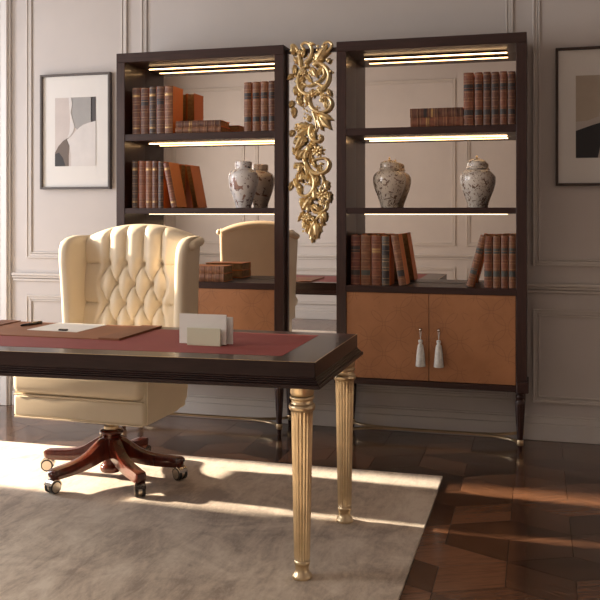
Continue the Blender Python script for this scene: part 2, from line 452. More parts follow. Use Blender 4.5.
def bookcase(name, xl, xr, label, both_doors):
    t = empty(name, ((xl + xr) / 2, (YF + YB) / 2, 0), label, 'bookcase', 'open bookcases with mirrored backs')
    P = lambda n, bm, m, par=None, **k: link(n, bm, m, par or t, **k)
    pw = .055; zt = 2.225; zb = .325
    for (a0, a1) in ((xl, xl + pw), (xr - pw, xr)):
        b = NB(); box(b, a0, a1, YF, YB, zb + .03, zt - .055, .002, 1); P('side_panel', b, M['walnut'])
    b = NB(); box(b, xl, xr, YF, YB, zt - .055, zt, .002, 1); P('header', b, M['walnut_h'])
    b = NB(); box(b, xl - .008, xr + .008, YF - .012, YB, zb, zb + .030, .003, 1)
    for q in (xl - .010, xr - pw + .002):
        box(b, q, q + pw + .008, YF - .016, YF + .045, zb - .004, zb + .055, .004, 1)
    P('plinth', b, M['walnut_h'])
    ix0, ix1 = xl + pw, xr - pw
    YM = 4.997
    b = NB(); box(b, ix0, ix1, YM, YB - .004, .87, zt - .055); P('mirror_back', b, M['mirror_warm'])
    tag(t.children[-1], 'mirrored back panel')
    shelves = [(1.740, .040), (1.299, .033), (.868, .036)]
    for i, (z, th) in enumerate(shelves):
        b = NB(); box(b, ix0, ix1, YF + (.004 if i < 2 else 0), YM, z - th, z, .0015, 1); P('shelf', b, M['walnut_h'])
    for z, mat in ((zt - .055, 'led'), (1.700, 'led'), (1.266, 'led_low')):
        b = NB(); yy = 4.92; hh = .011 if z > 2 else .001; lh = .0045
        xs = (ix0 + .065, ix1 - .053)
        box(b, xs[0], xs[1], yy - .006, yy + .006, z - hh, z); nf = len(b.faces)
        box(b, xs[0], xs[1], yy - .006, yy + .006, z - hh - lh, z - hh, .001, 1)
        b.faces.ensure_lookup_table()
        for f in b.faces[nf:]: f.material_index = 1
        o = link('light_strip', b, [M['walnut_h'], M[mat]], t); tag(o, 'glowing warm light strip')
    b = NB(); box(b, ix0, ix1, YF + .035, YM, zb + .03, .832, 0); P('cabinet_box', b, M['walnut'])
    mid = (ix0 + ix1) / 2
    for s_, (a0, a1) in ((-1, (ix0 + .002, mid - .0015)), (1, (mid + .0015, ix1 - .002))):
        b = NB(); box(b, a0, a1, YF + .006, YF + .035, zb + .032, .8315, .0015, 1)
        d = P('door', b, M['door']); tag(d, 'tan embossed leather door')
        hx = mid + s_ * .049 + .006; hz = .637
        b = NB(); tube(b, [(hx, YF + .006, hz), (hx, YF - .012, hz)], [.004, .004], 12, up=(0, 0, 1)); ball(b, (hx, YF - .016, hz), .009)
        kn = link('knob', b, M['nickel'], d, smooth=60)
        b = NB(); yq = YF - .016
        tube(b, smoothpath([(hx - .004, yq - .002, hz - .004), (hx - .002, yq, hz - .03), (hx, yq, hz - .056)], 4), .0016, 6)
        tube(b, smoothpath([(hx + .004, yq - .002, hz - .004), (hx + .002, yq, hz - .03), (hx, yq, hz - .056)], 4), .0016, 6)
        lathe(b, [(.004, -.052), (.011, -.055), (.0125, -.064), (.009, -.071), (.0095, -.076), (.0145, -.082), (.019, -.11), (.023, -.15), (.0270, -.196), (.0260, -.198)][::-1],
              hx, yq, hz, 64, flute=(22, .0022, -.20, -.078))
        link('tassel', b, M['cloth_tassel'], d, smooth=50)['label'] = 'pale grey silk tassel pull'
    for x in (xl + .035, xr - .035):
        for y in (YF + .03, YB - .04):
            b = NB(); turned_leg(b, x, y, zb); lg = P('leg', b, M['walnut'], smooth=50)
            b = NB(); lathe(b, [(.0165, .036), (.018, .038), (.018, .064), (.0165, .066)], x, y, 0, 24)
            link('brass_ring', b, M['brass'], lg, smooth=50)
    # brass stretcher: four quarter arcs running into a middle bar
    b = NB(); ym = (YF + YB) / 2 + .005; zs = .051
    for y0 in (YF + .03, YB - .04):
        pts = []
        for k in range(9):
            a = k / 8 * pi / 2; pts.append((xl + .05 + .26 * sin(a), y0 + (ym - y0) * (1 - cos(a)) * 1.0, zs))
        pts = [(xl + .05 + .30 * (1 - cos(k / 10 * pi / 2)), y0 + (ym - y0) * sin(k / 10 * pi / 2), zs) for k in range(11)]
        tube(b, pts, (.009, .008), 8, up=(0, 0, 1), sq=True)
        pts = [(xl + xr - p[0], p[1], p[2]) for p in pts]
        tube(b, pts, (.009, .008), 8, up=(0, 0, 1), sq=True)
    tube(b, [(xl + .32, ym, zs), (xr - .32, ym, zs)], (.010, .008), 8, up=(0, 0, 1), sq=True)
    P('stretcher', b, M['brass'], smooth=40)['label'] = 'curved brass stretcher'
    return t
bookcase('bookcase', -2.432, -1.387, 'tall dark bookcase on the left, behind the cream chair, with a flat-lidded vase', True)
bookcase('bookcase', -1.080, -.052, 'tall dark bookcase on the right holding two domed-lid jars above tasselled doors', True)

# centre mirror between them
mx0, mx1 = -1.386, -1.081
t = empty('mirror_panel', ((mx0 + mx1) / 2, 4.9, .325), 'narrow full-height mirror between the two bookcases behind the gilt carving', 'mirror')
b = NB(); box(b, mx0 + .010, mx1 - .010, 4.775, 4.80, .36, 2.18); link('mirror_glass', b, M['mirror'], t)
b = NB(); box(b, mx0, mx1, 4.80, 4.83, .33, 2.205)
box(b, mx0, mx0 + .010, 4.765, 4.80, .33, 2.205); box(b, mx1 - .010, mx1, 4.765, 4.80, .33, 2.205)
box(b, mx0 + .010, mx1 - .010, 4.765, 4.80, 2.18, 2.205); box(b, mx0 + .010, mx1 - .010, 4.765, 4.80, .33, .36)
link('mirror_frame', b, M['walnut'], t)

# ================================================================ BOOKS
def book(x, z, w_, h, d, col, label, lean=0.0, y=4.75, lying=False, lbl=None, group=None, flip=1):
    """spine faces the room. x = left edge of the spine at the foot (or left end when lying)"""
    if lying: loc = (x, y, z + w_); rot = (0, pi / 2, 0)       # local z -> +X, local x -> -Z
    else:
        a = R(lean); loc = (x, y, z) if lean <= 0 else (x + w_ * 1.0 * 1, y, z); rot = (0, a, 0)
    t = empty('book', loc, label, 'book', group, rot)
    # local: x 0..w, y 0..d, z 0..h ; for right-leaning books the pivot is the right foot
    ox = 0 if (lean <= 0 or lying) else -w_
    bm = NB(); th = .003
    n = 8; prof = []
    for k in range(n + 1):                       # rounded spine
        q = k / n; prof.append((ox + q * w_, -.006 * sin(pi * q)))
    inner = [(ox + w_ - th, .006), (ox + th, .006)]
    outl = prof + [(ox + w_, d), (ox + w_ - th, d)] + [(ox + w_ - th, .004), (ox + th, .004)] + [(ox + th, d), (ox, d)]
    lo = [bm.verts.new((p[0], p[1], 0)) for p in outl]; hi = [bm.verts.new((p[0], p[1], h)) for p in outl]
    m = len(outl)
    for k in range(m): bm.faces.new((lo[k], lo[(k + 1) % m], hi[(k + 1) % m], hi[k]))
    bm.faces.new(lo[::-1]); bm.faces.new(hi)
    nb = 5
    for k in range(nb):                          # raised bands across the spine
        zz = h * (k + .8) / (nb + .4)
        pts = [(ox + w_ * q / 8 if 0 < q < 8 else ox + w_ * q / 8, -.006 * sin(pi * q / 8) - .0008, zz) for q in range(9)]
        tube(bm, pts, .0022, 6, up=(0, 0, 1))
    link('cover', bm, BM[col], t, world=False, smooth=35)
    bm = NB(); box(bm, ox + th, ox + w_ - th, .004, d - .006, .004, h - .005); link('pages', bm, M['pages'], t, world=False)
    for (q0, q1, lm) in (lbl or []):
        bm = NB(); outl = []
        for k in range(9): outl.append((ox + .001 + (w_ - .002) * k / 8, -.0064 * sin(pi * k / 8) - .0006))
        a0, a1 = h * q0, h * q1
        lo = [bm.verts.new((p[0], p[1], a0)) for p in outl]; hi = [bm.verts.new((p[0], p[1], a1)) for p in outl]
        lo2 = [bm.verts.new((p[0], p[1] + .0012, a0)) for p in outl]; hi2 = [bm.verts.new((p[0], p[1] + .0012, a1)) for p in outl]
        for k in range(8):
            bm.faces.new((lo[k], lo[k + 1], hi[k + 1], hi[k])); bm.faces.new((lo2[k], hi2[k], hi2[k + 1], lo2[k + 1]))
            bm.faces.new((lo[k], lo2[k], lo2[k + 1], lo[k + 1])); bm.faces.new((hi[k], hi[k + 1], hi2[k + 1], hi2[k]))
        for k in (0, 8): bm.faces.new((lo[k], hi[k], hi2[k], lo2[k]))
        link('title_label', bm, M[lm], t, world=False)
    return t

ORD = ['first', 'second', 'third', 'fourth', 'fifth', 'sixth']
YS = 4.752
def row(us, vt, zsh, cols, fmt, group, lbls=None, d=.155, labels=None):
    for i, ((u0, u1), c) in enumerate(zip(us, cols)):
        x0 = at(u0, 200, YS)[0]; x1 = at(u1, 200, YS)[0]
        top = at(u0, vt[i] if isinstance(vt, list) else vt, YS)[1]
        book(x0, zsh, x1 - x0 - .001, top - zsh, d, c, fmt % ORD[i], y=YS, lbl=(lbls[i] if lbls else None), group=group)
Z1, Z2, Z3 = 1.740, 1.299, .868
L2 = [(.62, .74, 'lbl_dark')]
D2 = [(.66, .78, 'lbl_dark'), (.20, .30, 'lbl_dark')]
G1 = [(.80, .84, 'lbl_gold'), (.12, .16, 'lbl_gold')]
row([(132.5, 140.3), (140.8, 148.6), (149.4, 156), (156.6, 164.2), (164.8, 172.8)], [88, 88, 87, 86.5, 86], Z1, ['brown', 'brown', 'dark', 'brown', 'tan'],
    '%s from left of five upright books on the left bookcase top shelf', 'upright books top shelf left bookcase left end', [G1, L2, G1, L2, G1])
row([(132, 137.8), (138.8, 145), (145.8, 151.8), (152.3, 157.6), (158.3, 163.6)], [161, 161, 161, 161, 161.5], Z2, ['dark', 'rust', 'tan', 'brown', 'dark'],
    '%s from left of five upright books on the left bookcase middle shelf', 'upright books middle shelf left bookcase', [G1, None, G1, G1, L2])
xx = at(171.6, 206, YS)[0]
book(xx, Z2, .034, .272, .155, 'rust', 'orange leather book leaning left against the upright row on the left bookcase', lean=-11.5, y=YS, lbl=[(.1, .14, 'lbl_gold'), (.84, .88, 'lbl_gold')])
row([(244.2, 251.4), (252.6, 259.8), (260.8, 267.8), (268.6, 275.2)], [82.5, 82, 81.5, 81], Z1, ['tan', 'tan', 'tan', 'brown'],
    '%s from left of four upright books ending the left bookcase top shelf', 'upright books top shelf left bookcase right end', [D2] * 4)
# lying pairs
xa = at(175.5, 120, YS)[0]
book(xa, Z1, .037, .285, .17, 'tan', 'lower of two books lying flat on the top shelf of the left bookcase', lying=True, y=YS, lbl=[(.3, .36, 'lbl_gold')])
book(xa + .004, Z1 + .0375, .036, .280, .165, 'brown', 'upper of two books lying flat on the top shelf of the left bookcase', lying=True, y=YS, lbl=[(.3, .36, 'lbl_gold')])
xa = at(184, 270, YS)[0]
book(xa, Z3, .046, .250, .16, 'tan', 'lower of two banded books lying beside the cream chair on the cabinet top', lying=True, y=YS, lbl=[(.3, .36, 'lbl_dark')])
book(xa + .003, Z3 + .0465, .044, .247, .16, 'tan', 'upper of two banded books lying beside the cream chair on the cabinet top', lying=True, y=YS, lbl=[(.3, .36, 'lbl_dark')])
xa = at(410.5, 120, YS)[0]
book(xa, Z1, .052, .286, .18, 'rust', 'lower of two thick books lying flat on the top shelf of the right bookcase', lying=True, y=YS, lbl=[(.3, .36, 'lbl_gold')])
book(xa - .002, Z1 + .0525, .050, .286, .18, 'brown', 'upper of two thick books lying flat on the top shelf of the right bookcase', lying=True, y=YS, lbl=[(.26, .32, 'lbl_dark'), (.4, .44, 'lbl_gold')])
row([(463.6, 473.6), (474.8, 482.4), (483.4, 490.6), (491.4, 499), (499.8, 507), (507.8, 515.5)], [73, 72.5, 72, 72, 71.5, 71.5], Z1,
    ['rust', 'rust', 'brown', 'brown', 'rust', 'brown'], '%s from left of six upright books on the right bookcase top shelf', 'upright books top shelf right bookcase', [D2] * 6)
row([(351, 360.3), (361, 370.6), (371.6, 381), (381.8, 389.6)], [235, 235, 235.5, 236], Z3, ['red', 'tan', 'rust', 'grey'],
    '%s from left of four upright books above the left tasselled door', 'upright books cabinet top right bookcase', [D2, [(.2, .3, 'lbl_teal')], [(.66, .74, 'lbl_gold')], [(.62, .8, 'lbl_dark'), (.1, .3, 'lbl_dark')]], d=.17)
xx = at(399.2, 285, YS)[0]
book(xx, Z3, .040, .283, .15, 'tan', 'tan book leaning left against four upright books above the left tasselled door', lean=-9.5, y=YS, lbl=[(.18, .30, 'lbl_dark')])
row([(484.2, 492.2), (493, 500.2), (501, 508), (508.8, 516)], [236, 236, 235.5, 235.5], Z3, ['rust', 'tan', 'rust', 'tan'],
    '%s from left of four banded upright books above the right tasselled door', 'upright books right end of cabinet top', [[(.66, .76, 'lbl_teal'), (.22, .34, 'lbl_teal')]] * 4, d=.17)
xx = at(465.8, 287, YS)[0]
book(xx, Z3, .038, .283, .15, 'tan', 'tan book leaning right against the banded row on the right bookcase', lean=15.5, y=YS, lbl=[(.66, .76, 'lbl_teal'), (.25, .36, 'lbl_teal')])

# ================================================================ VASES
brownish = [(.12, .055, .03), (.20, .085, .045), (.06, .035, .03)]
VA = m_vase('porcelain_painted', (.74, .70, .67), [(.26, .11, .07), (.12, .05, .045), (.05, .03, .035)], .59, 14)
VB = m_vase('porcelain_brown_floral', (.72, .62, .51), brownish, .58, 28)
VC = m_vase('porcelain_speckled', (.68, .61, .53), brownish, .58, 34)
BODY = [(.040, 0), (.044, .004), (.046, .020), (.058, .060), (.074, .110), (.083, .150), (.0845, .175), (.081, .198), (.069, .216), (.054, .226), (.046, .232), (.045, .240)]
def jar(x, y, z, mat, label, lid, sc=1.0, sz=1.0):
    t = empty('ginger_jar', (x, y, z), label, 'vase', 'porcelain jars on the shelves')
    b = NB(); lathe(b, smooth_prof([(r * sc, q * sz) for r, q in BODY]), x, y, z, 48); link('body', b, mat, t, smooth=60)
    b = NB(); lathe(b, smooth_prof([(r * sc, .240 * sz + q * sz) for r, q in lid]), x, y, z, 40); ld = link('lid', b, mat, t, smooth=50)
    return t, ld
def smooth_prof(p):
    q = smoothpath([(a, 0, c) for a, c in p], 3); return [(max(v.x, .0005), v.z) for v in q]
x, z = at(243.5, 207, 4.835)
jar(x, 4.835, Z2, VA, 'white painted jar with flat lid on the left bookcase', [(.0445, 0), (.047, .004), (.047, .028), (.044, .033), (.020, .036), (.0005, .037)], 1.05, 1.0)
LID = [(.052, -.006), (.054, -.001), (.050, .003), (.048, .008), (.048, .026), (.043, .038), (.026, .048), (.008, .052), (.0005, .053)]
for u, m_, lb in ((389.5, VB, 'brown floral domed jar at the left of the right bookcase'), (476.8, VC, 'pale speckled domed jar at the right end of the shelf')):
    x = at(u, 207, 4.89)[0]; t, ld = jar(x, 4.89, Z2, m_, lb, LID, 1.10, .93)
    b = NB(); zz = Z2 + .240 * .93 + .05 * .93; lathe(b, [(.004, zz), (.007, zz + .004), (.003, zz + .008), (.006, zz + .013), (.0005, zz + .020)], x, 4.89, 0, 16)
    link('finial', b, M['gold'], t, smooth=60)['label'] = 'small gold finial'

# ================================================================ GILT ORNAMENT
OY = 4.755
t = empty('gilded_carving', (-1.235, OY, 1.10), 'gilded openwork carving of scrolls, leaves and flowers hanging on the narrow centre mirror', 'wall ornament')
orn = t
def op(cx, cy, px, py, dy=0):      # crop origin + position in the crop's 9.23x scale -> world
    u, v = cx + px / 9.23, cy + py / 9.23
    X, Z = at(u, v, OY); return (X, OY - dy, Z)
def o_scroll(c, pts, r0=.009, r1=.005, lift=.004):
    P = [op(c[0], c[1], px, py, lift) for px, py in pts]; P = smoothpath(P, 5); n = len(P)
    b = NB(); tube(b, P, [1.2 * lerp(r0, r1, k / (n - 1)) * (1 if 0 < k < n - 1 else .5) for k in range(n)], 10, flat=1.0, up=(0, 1, 0))
    ball(b, P[-1], r1 * 1.9, 1, .9, 1, 10, 8)
    # a fine groove line riding on the face of the scroll
    tube(b, [p + Vector((0, -lerp(r0, r1, k / (n - 1)) * 1.15, 0)) for k, p in enumerate(P)], .0016, 6, up=(0, 1, 0))
    link('scroll', b, M['gilt'], orn, smooth=50)
def leaf_mesh(b, p, q, wd, lift=.006, lobes=3, curl=.012):
    p, q = Vector(p), Vector(q); ax = q - p; L = ax.length; ax.normalize(); sd = Vector((-ax.z, 0, ax.x)); nrm = Vector((0, -1, 0))
    nu, nv = 14, 7; g = []
    for i in range(nu + 1):
        s_ = i / nu; ww = wd * (sin(pi * min(1, s_ * .93 + .07)) ** .7) * (1 - .25 * s_) * (1 + .20 * cos(2 * pi * lobes * s_))
        if i == nu: ww = wd * .05
        rowv = []
        for j in range(nv):
            tt = (j / (nv - 1) - .5) * 2
            hgt = lift + curl * sin(pi * s_) * (1 - .3 * abs(tt)) - .007 * tt * tt + .003 * (1 if abs(tt) < .1 else 0) + .002 * cos(3 * pi * tt) + curl * .5 * s_
            rowv.append(b.verts.new(p + ax * (L * s_ - abs(tt) * ww * .25) + sd * tt * ww + nrm * hgt))
        g.append(rowv)
    bk = [[b.verts.new(Vector((v.co.x, min(v.co.y + .006, OY + .009), v.co.z))) for v in rw] for rw in g]
    for i in range(nu):
        for j in range(nv - 1):
            b.faces.new((g[i][j], g[i][j + 1], g[i + 1][j + 1], g[i + 1][j])); b.faces.new((bk[i][j], bk[i + 1][j], bk[i + 1][j + 1], bk[i][j + 1]))
        for j in (0, nv - 1): b.faces.new((g[i][j], g[i + 1][j], bk[i + 1][j], bk[i][j]))
    for i in (0, nu):
        for j in range(nv - 1): b.faces.new((g[i][j], bk[i][j], bk[i][j + 1], g[i][j + 1]))
def o_leaf(c, p, q, wd, **k):
    b = NB(); leaf_mesh(b, op(*c, *p), op(*c, *q), wd * 1.3, **k); link('leaf', b, M['gilt'], orn, smooth=70)
def o_flower(c, p, rad, n=7, lift=.012):
    b = NB(); o = Vector(op(*c, *p))
    for k in range(n):
        a = 2 * pi * k / n + .3
        d = Vector((cos(a), 0, sin(a)))
        cc = o + d * rad * .62 + Vector((0, -lift, 0))
        r_ = bmesh.ops.create_uvsphere(b, u_segments=10, v_segments=7, radius=1)
        mt = Matrix((( d.x * rad * .40, 0, -d.z * rad * .24), (0, rad * .22, 0), (d.z * rad * .40, 0, d.x * rad * .24)))
        for v in r_['verts']: v.co = mt @ v.co + cc
    ball(b, o + Vector((0, -lift - rad * .12, 0)), rad * .26); ball(b, o + Vector((0, -.004, 0)), rad * .5, 1, .3, 1)
    link('flower', b, M['gilt'], orn, smooth=60)
def o_bead(c, p, r=.007, lift=.008):
    b = NB(); ball(b, op(*c, *p, lift), r, 1, .9, 1, 10, 8); link('bead', b, M['gilt'], orn, smooth=80)
A, B_, C_, D_ = (280, 35), (280, 95), (280, 145), (280, 190)
o_scroll(A, [(330, 260), (390, 200), (445, 150), (480, 95), (450, 65), (410, 78), (400, 105)], .009, .006)
o_scroll(A, [(225, 265), (275, 215), (295, 150), (280, 95), (235, 72), (200, 95), (215, 125)], .010, .006)
o_scroll(A, [(190, 300), (180, 220), (160, 140), (130, 95), (105, 100), (115, 130)], .009, .005)
o_scroll(A, [(300, 270), (370, 262), (430, 310), (450, 390), (410, 470), (340, 440)], .011, .006)
o_scroll(A, [(420, 480), (330, 530), (240, 545), (175, 490), (165, 400), (195, 320), (245, 285)], .011, .006)
o_scroll(A, [(400, 300), (405, 370), (350, 430), (260, 470), (210, 440)], .007, .004)
o_scroll(B_, [(285, -40), (265, 50), (305, 130), (375, 162), (445, 135), (475, 75), (445, 22), (395, 25), (380, 50)], .009, .006)
o_scroll(B_, [(300, 150), (325, 220), (335, 290), (325, 325)], .006, .004)
o_scroll(B_, [(290, 275), (272, 350), (300, 410), (350, 430), (380, 400), (372, 382)], .011, .006)
o_scroll(B_, [(130, 450), (190, 400), (235, 340), (262, 285)], .008, .005)
o_scroll(C_, [(225, 140), (265, 225), (340, 268), (420, 240), (452, 175), (420, 125), (360, 125), (310, 140)], .010, .005)
o_scroll(C_, [(265, 235), (312, 310), (308, 400), (255, 465), (190, 460), (162, 410), (185, 385)], .010, .005)
o_scroll(C_, [(380, 270), (400, 330), (375, 400)], .006, .004)
o_scroll(D_, [(285, 140), (310, 195), (360, 212), (420, 175), (430, 110)], .009, .005)
o_scroll(D_, [(385, 215), (330, 275), (295, 350), (285, 430)], .007, .004)
for c, p, q, wd in ((A, (330, 250), (440, 90), .024), (A, (430, 250), (470, 215), .012), (A, (120, 180), (125, 85), .016), (A, (260, 80), (330, 90), .010),
                    (A, (170, 260), (130, 200), .015), (A, (290, 300), (350, 400), .014), (A, (300, 500), (310, 575), .012), (A, (350, 480), (390, 550), .013),
                    (A, (150, 470), (140, 560), .014), (A, (440, 500), (470, 570), .012), (A, (380, 500), (300, 560), .012), (A, (200, 200), (240, 130), .011),
                    (B_, (345, 175), (470, 320), .022), (B_, (350, 170), (490, 230), .016), (B_, (350, 190), (390, 330), .016), (B_, (160, 20), (200, 110), .014),
                    (B_, (240, 0), (250, 100), .014), (B_, (270, 290), (150, 270), .016), (B_, (255, 310), (140, 400), .018), (B_, (220, 350), (140, 520), .016),
                    (B_, (290, 330), (330, 410), .012), (B_, (240, 390), (190, 480), .014), (B_, (280, 450), (250, 540), .015), (B_, (240, 500), (170, 600), .015),
                    (B_, (150, 560), (120, 480), .012), (B_, (330, 480), (300, 430), .010),
                    (C_, (180, 40), (150, 130), .015), (C_, (250, 40), (230, 150), .015), (C_, (230, 160), (270, 320), .012), (C_, (290, 150), (340, 220), .010),
                    (C_, (340, 280), (345, 370), .011), (C_, (190, 160), (180, 270), .014), (C_, (210, 240), (195, 350), .013), (C_, (420, 330), (440, 420), .014),
                    (C_, (320, 400), (325, 520), .015), (C_, (290, 490), (215, 590), .016), (C_, (450, 430), (460, 540), .012),
                    (D_, (280, 110), (200, 190), .014), (D_, (270, 130), (260, 210), .015), (D_, (300, 130), (390, 200), .012), (D_, (350, 100), (420, 130), .012),
                    (D_, (400, 200), (425, 285), .013), (D_, (390, 220), (390, 330), .011), (D_, (330, 290), (345, 455), .017), (D_, (300, 330), (275, 440), .014),
                    (D_, (300, 380), (300, 492), .016), (D_, (250, 300), (205, 350), .013), (D_, (260, 320), (240, 385), .012), (D_, (290, 240), (330, 300), .010)):
    o_leaf(c, p, q, wd)
rs = random.Random(3)
for k in range(34):                       # small filler leaves and buds of the openwork ground
    u = rs.uniform(292, 301 if k % 3 else 312); v = rs.choice([rs.uniform(52, 120), rs.uniform(128, 190), rs.uniform(196, 225)])
    if v > 190: u += 10
    o_leaf((u, v), (0, 0), (rs.uniform(-55, 45), rs.uniform(50, 110)), rs.uniform(.010, .015), lift=.0, curl=.006)
for k in range(22):                       # leaves behind the scrolls
    v = 50 + k * 8.2; lo_, hi_ = (296, 326) if v < 100 else (300, 318) if v < 125 else (297, 319) if v < 165 else (300, 321) if v < 200 else (307, 321)
    u = rs.uniform(lo_, hi_)
    o_leaf((u, v), (0, 0), (rs.uniform(-70, 70), rs.uniform(50, 110)), rs.uniform(.012, .016), lift=-.003, curl=.006)
for c, p, rad in ((A, (215, 345), .022), (A, (290, 345), .020), (A, (180, 160), .017), (B_, (350, 515), .034), (B_, (165, 310), .022), (B_, (180, 450), .020), (C_, (250, 60), .020), (C_, (185, 220), .018),
                  (C_, (395, 455), .036), (C_, (235, 300), .016), (D_, (390, 120), .020), (D_, (250, 250), .025), (D_, (240, 335), .018), (A, (400, 560), .020)):
    o_flower(c, p, rad)
for c, ps in ((A, [(350, 105), (348, 140), (332, 178), (320, 210), (312, 238), (470, 335), (225, 180), (300, 455), (180, 280), (150, 320), (145, 380), (150, 430)]),
              (B_, [(345, 110), (300, 15), (225, 130), (255, 150), (230, 175), (265, 190), (228, 215), (262, 235), (235, 255), (215, 285), (375, 45), (200, 60), (215, 95), (150, 275)]),
              (C_, [(380, 172), (345, 235), (165, 180), (175, 205), (215, 200), (170, 260), (205, 280), (180, 310), (205, 345), (190, 392), (240, 360), (340, 345), (160, 60), (200, 110)]),
              (D_, [(385, 325), (400, 318), (250, 225), (350, 60), (340, 150), (215, 380)])):
    for p in ps: o_bead(c, p, random.uniform(.006, .0085))

# ================================================================ PICTURES
def m_flat(n, c): return plain(n, c, .6, var=.05, scale=12)
for nm, x0, x1, z0, z1, label, kind in (('framed_picture', -3.128, -2.625, 1.424, 2.170, 'framed abstract print of grey and blush shapes on the wall left of the bookcases', 0),
                                  ('framed_picture', .100, .62, 1.421, 2.184, 'framed abstract print of beige and black shapes on the wall right of the bookcases', 1)):
    t = empty(nm, ((x0 + x1) / 2, Y1_ - .014, z0), label, 'picture', 'framed abstract prints')
    fr = m_flat('frame_grey', (.10, .085, .08)) if kind == 0 else m_flat('frame_brown', (.05, .03, .022))
    yb = Y1_ - .0005; fw = .014
    b = NB()
    for (p, q, r_, s_) in ((x0, x0 + fw, z0, z1), (x1 - fw, x1, z0, z1), (x0 + fw, x1 - fw, z0, z0 + fw), (x0 + fw, x1 - fw, z1 - fw, z1)): box(b, p, q, yb - .035, yb, r_, s_, .0015, 1)
    link('frame', b, fr, t)
    b = NB(); box(b, x0 + fw, x1 - fw, yb - .018, yb - .002, z0 + fw, z1 - fw); link('mat_board', b, plain('mat_board', (.72, .70, .67), .7, var=.01), t)
    # window of the mat: print area with cut shapes, each a thin sheet
    W, H_ = x1 - x0, z1 - z0
    px0, px1 = x0 + .205 * W, x0 + .79 * W; pz0, pz1 = z0 + .20 * H_, z0 + .795 * H_
    yy = yb - .018
    def sheet(pts, m_, k, nm_='print_shape'):
        bb = NB(); P = [(px0 + (px1 - px0) * a, pz1 - (pz1 - pz0) * c) for a, c in pts]
        f_ = [bb.verts.new((p[0], yy - .0006 * k, p[1])) for p in P]; g_ = [bb.verts.new((p[0], yy - .0006 * (k - 1) - .0001, p[1])) for p in P]
        bb.faces.new(f_); bb.faces.new(g_[::-1])
        for i in range(len(P)): bb.faces.new((f_[i], f_[(i + 1) % len(P)], g_[(i + 1) % len(P)], g_[i]))
        link(nm_, bb, m_, t)
    if kind == 0:
        sheet([(0, 0), (1, 0), (1, 1), (0, 1)], m_flat('print_blush', (.55, .49, .46)), 1, 'print')
        sheet([(.38, 0), (.90, 0), (.90, .36), (.68, .40), (.55, .47), (.47, .43), (.42, .33), (.37, .22), (.41, .1)], m_flat('print_grey', (.34, .33, .32)), 2)
        sheet([(.88, 0), (1, 0), (1, .35), (.88, .38)], m_flat('print_charcoal', (.06, .05, .05)), 2)
        sheet([(0, .80), (.08, .71), (.20, .63), (.33, .58), (.36, .7), (.34, .85), (.34, 1), (0, 1)], m_flat('print_umber', (.14, .105, .085)), 3)
        sheet([(0, .82), (.10, .80), (.20, .88), (.26, 1), (0, 1)], m_flat('print_black', (.03, .025, .025)), 4)
        sheet([(1, .35), (.8, .38), (.62, .43), (.50, .50), (.40, .57), (.30, .61), (.36, .7), (.40, .85), (.40, 1), (1, 1)], m_flat('print_ivory', (.64, .61, .59)), 5)
        sheet([(.34, 0), (.40, 0), (.43, .1), (.39, .22), (.44, .33), (.49, .43), (.45, .5), (.38, .56), (.30, .60), (.36, .5), (.38, .3)], m_flat('print_ivory2', (.66, .63, .61)), 6)
    else:
        sheet([(0, 0), (1, 0), (1, 1), (0, 1)], m_flat('print_stone', (.47, .43, .40)), 1, 'print')
        sheet([(0, 0), (.42, 0), (.44, .30), (.40, .50), (.2, .55), (0, .56)], m_flat('print_beige', (.42, .36, .29)), 2)
        sheet([(0, .67), (.30, .60), (.46, .57), (.44, .8), (.38, 1), (0, 1)], m_flat('print_black', (.02, .02, .024)), 3)
        sheet([(.46, .10), (.80, .22), (.95, .5), (.9, .85), (.55, .9), (.50, .5)], m_flat('print_beige2', (.45, .40, .34)), 4)

# ================================================================ DESK
DXL, DXR, DYF, DYB = -3.13, -.716, 2.807, 3.515
t = empty('writing_desk', ((DXL + DXR) / 2, (DYF + DYB) / 2, RZ), 'large dark writing desk with red leather top on fluted gold legs', 'desk')
b = NB(); box(b, DXL, DXR, DYF, DYB, .716, .770, .0025, 2); link('desktop', b, M['desk_wood'], t)
b = NB()
for (e, z0, z1) in ((.003, .709, .716), (.008, .703, .709), (.013, .696, .703), (.021, .683, .696)):
    box(b, DXL - e, DXR + e, DYF - e, DYB + e, z0, z1, .003, 2)
link('edge_moulding', b, M['desk_wood'], t)
b = NB(); box(b, DXL + .144, -.860, 2.908, 3.429, .769, .7708, .0005, 1)
link('leather_inlay', b, M['red'], t)['label'] = 'red leather writing surface'
b = NB(); zl = .7704
for (p, q, r_, s_) in ((DXL, DXR, DYF, DYF + .0035), (DXR - .0035, DXR, DYF + .0035, DYB), ): box(b, p, q, r_, s_, .7695, zl)
link('edge_gilt_line', b, M['brass'], t).name = 'gilt_line'  # thin brass line along the front and right edges
def desk_leg(x, y):
    b = NB()
    prof = [(.030, .0), (.034, .002), (.035, .008), (.033, .014), (.026, .022), (.0235, .032), (.0245, .044), (.0255, .048), (.0275, .050), (.0285, .056), (.0275, .062), (.0255, .064),
            (.0265, .066), (.0285, .075), (.038, .560), (.0385, .578), (.042, .580), (.0455, .586), (.0465, .594), (.044, .601), (.039, .604), (.037, .610), (.0375, .616),
            (.042, .619), (.0435, .624), (.042, .630), (.038, .633), (.040, .636), (.0415, .640), (.0415, .672)]
    pr = []
    for (p, q) in zip(prof, prof[1:]):
        k = 12 if q[1] - p[1] > .3 else 1
        for i in range(k): pr.append((lerp(p[0], q[0], i / k), lerp(p[1], q[1], i / k)))
    pr.append(prof[-1])
    pr = [(r_, RZ + z_ * (.683 - RZ) / .672) for r_, z_ in pr]
    lathe(b, pr, x, y, 0, 128, flute=(18, .0052, RZ + .0665, RZ + .566))
    lg = link('leg', b, M['gold'], t, smooth=40); lg['label'] = 'fluted gold leg'
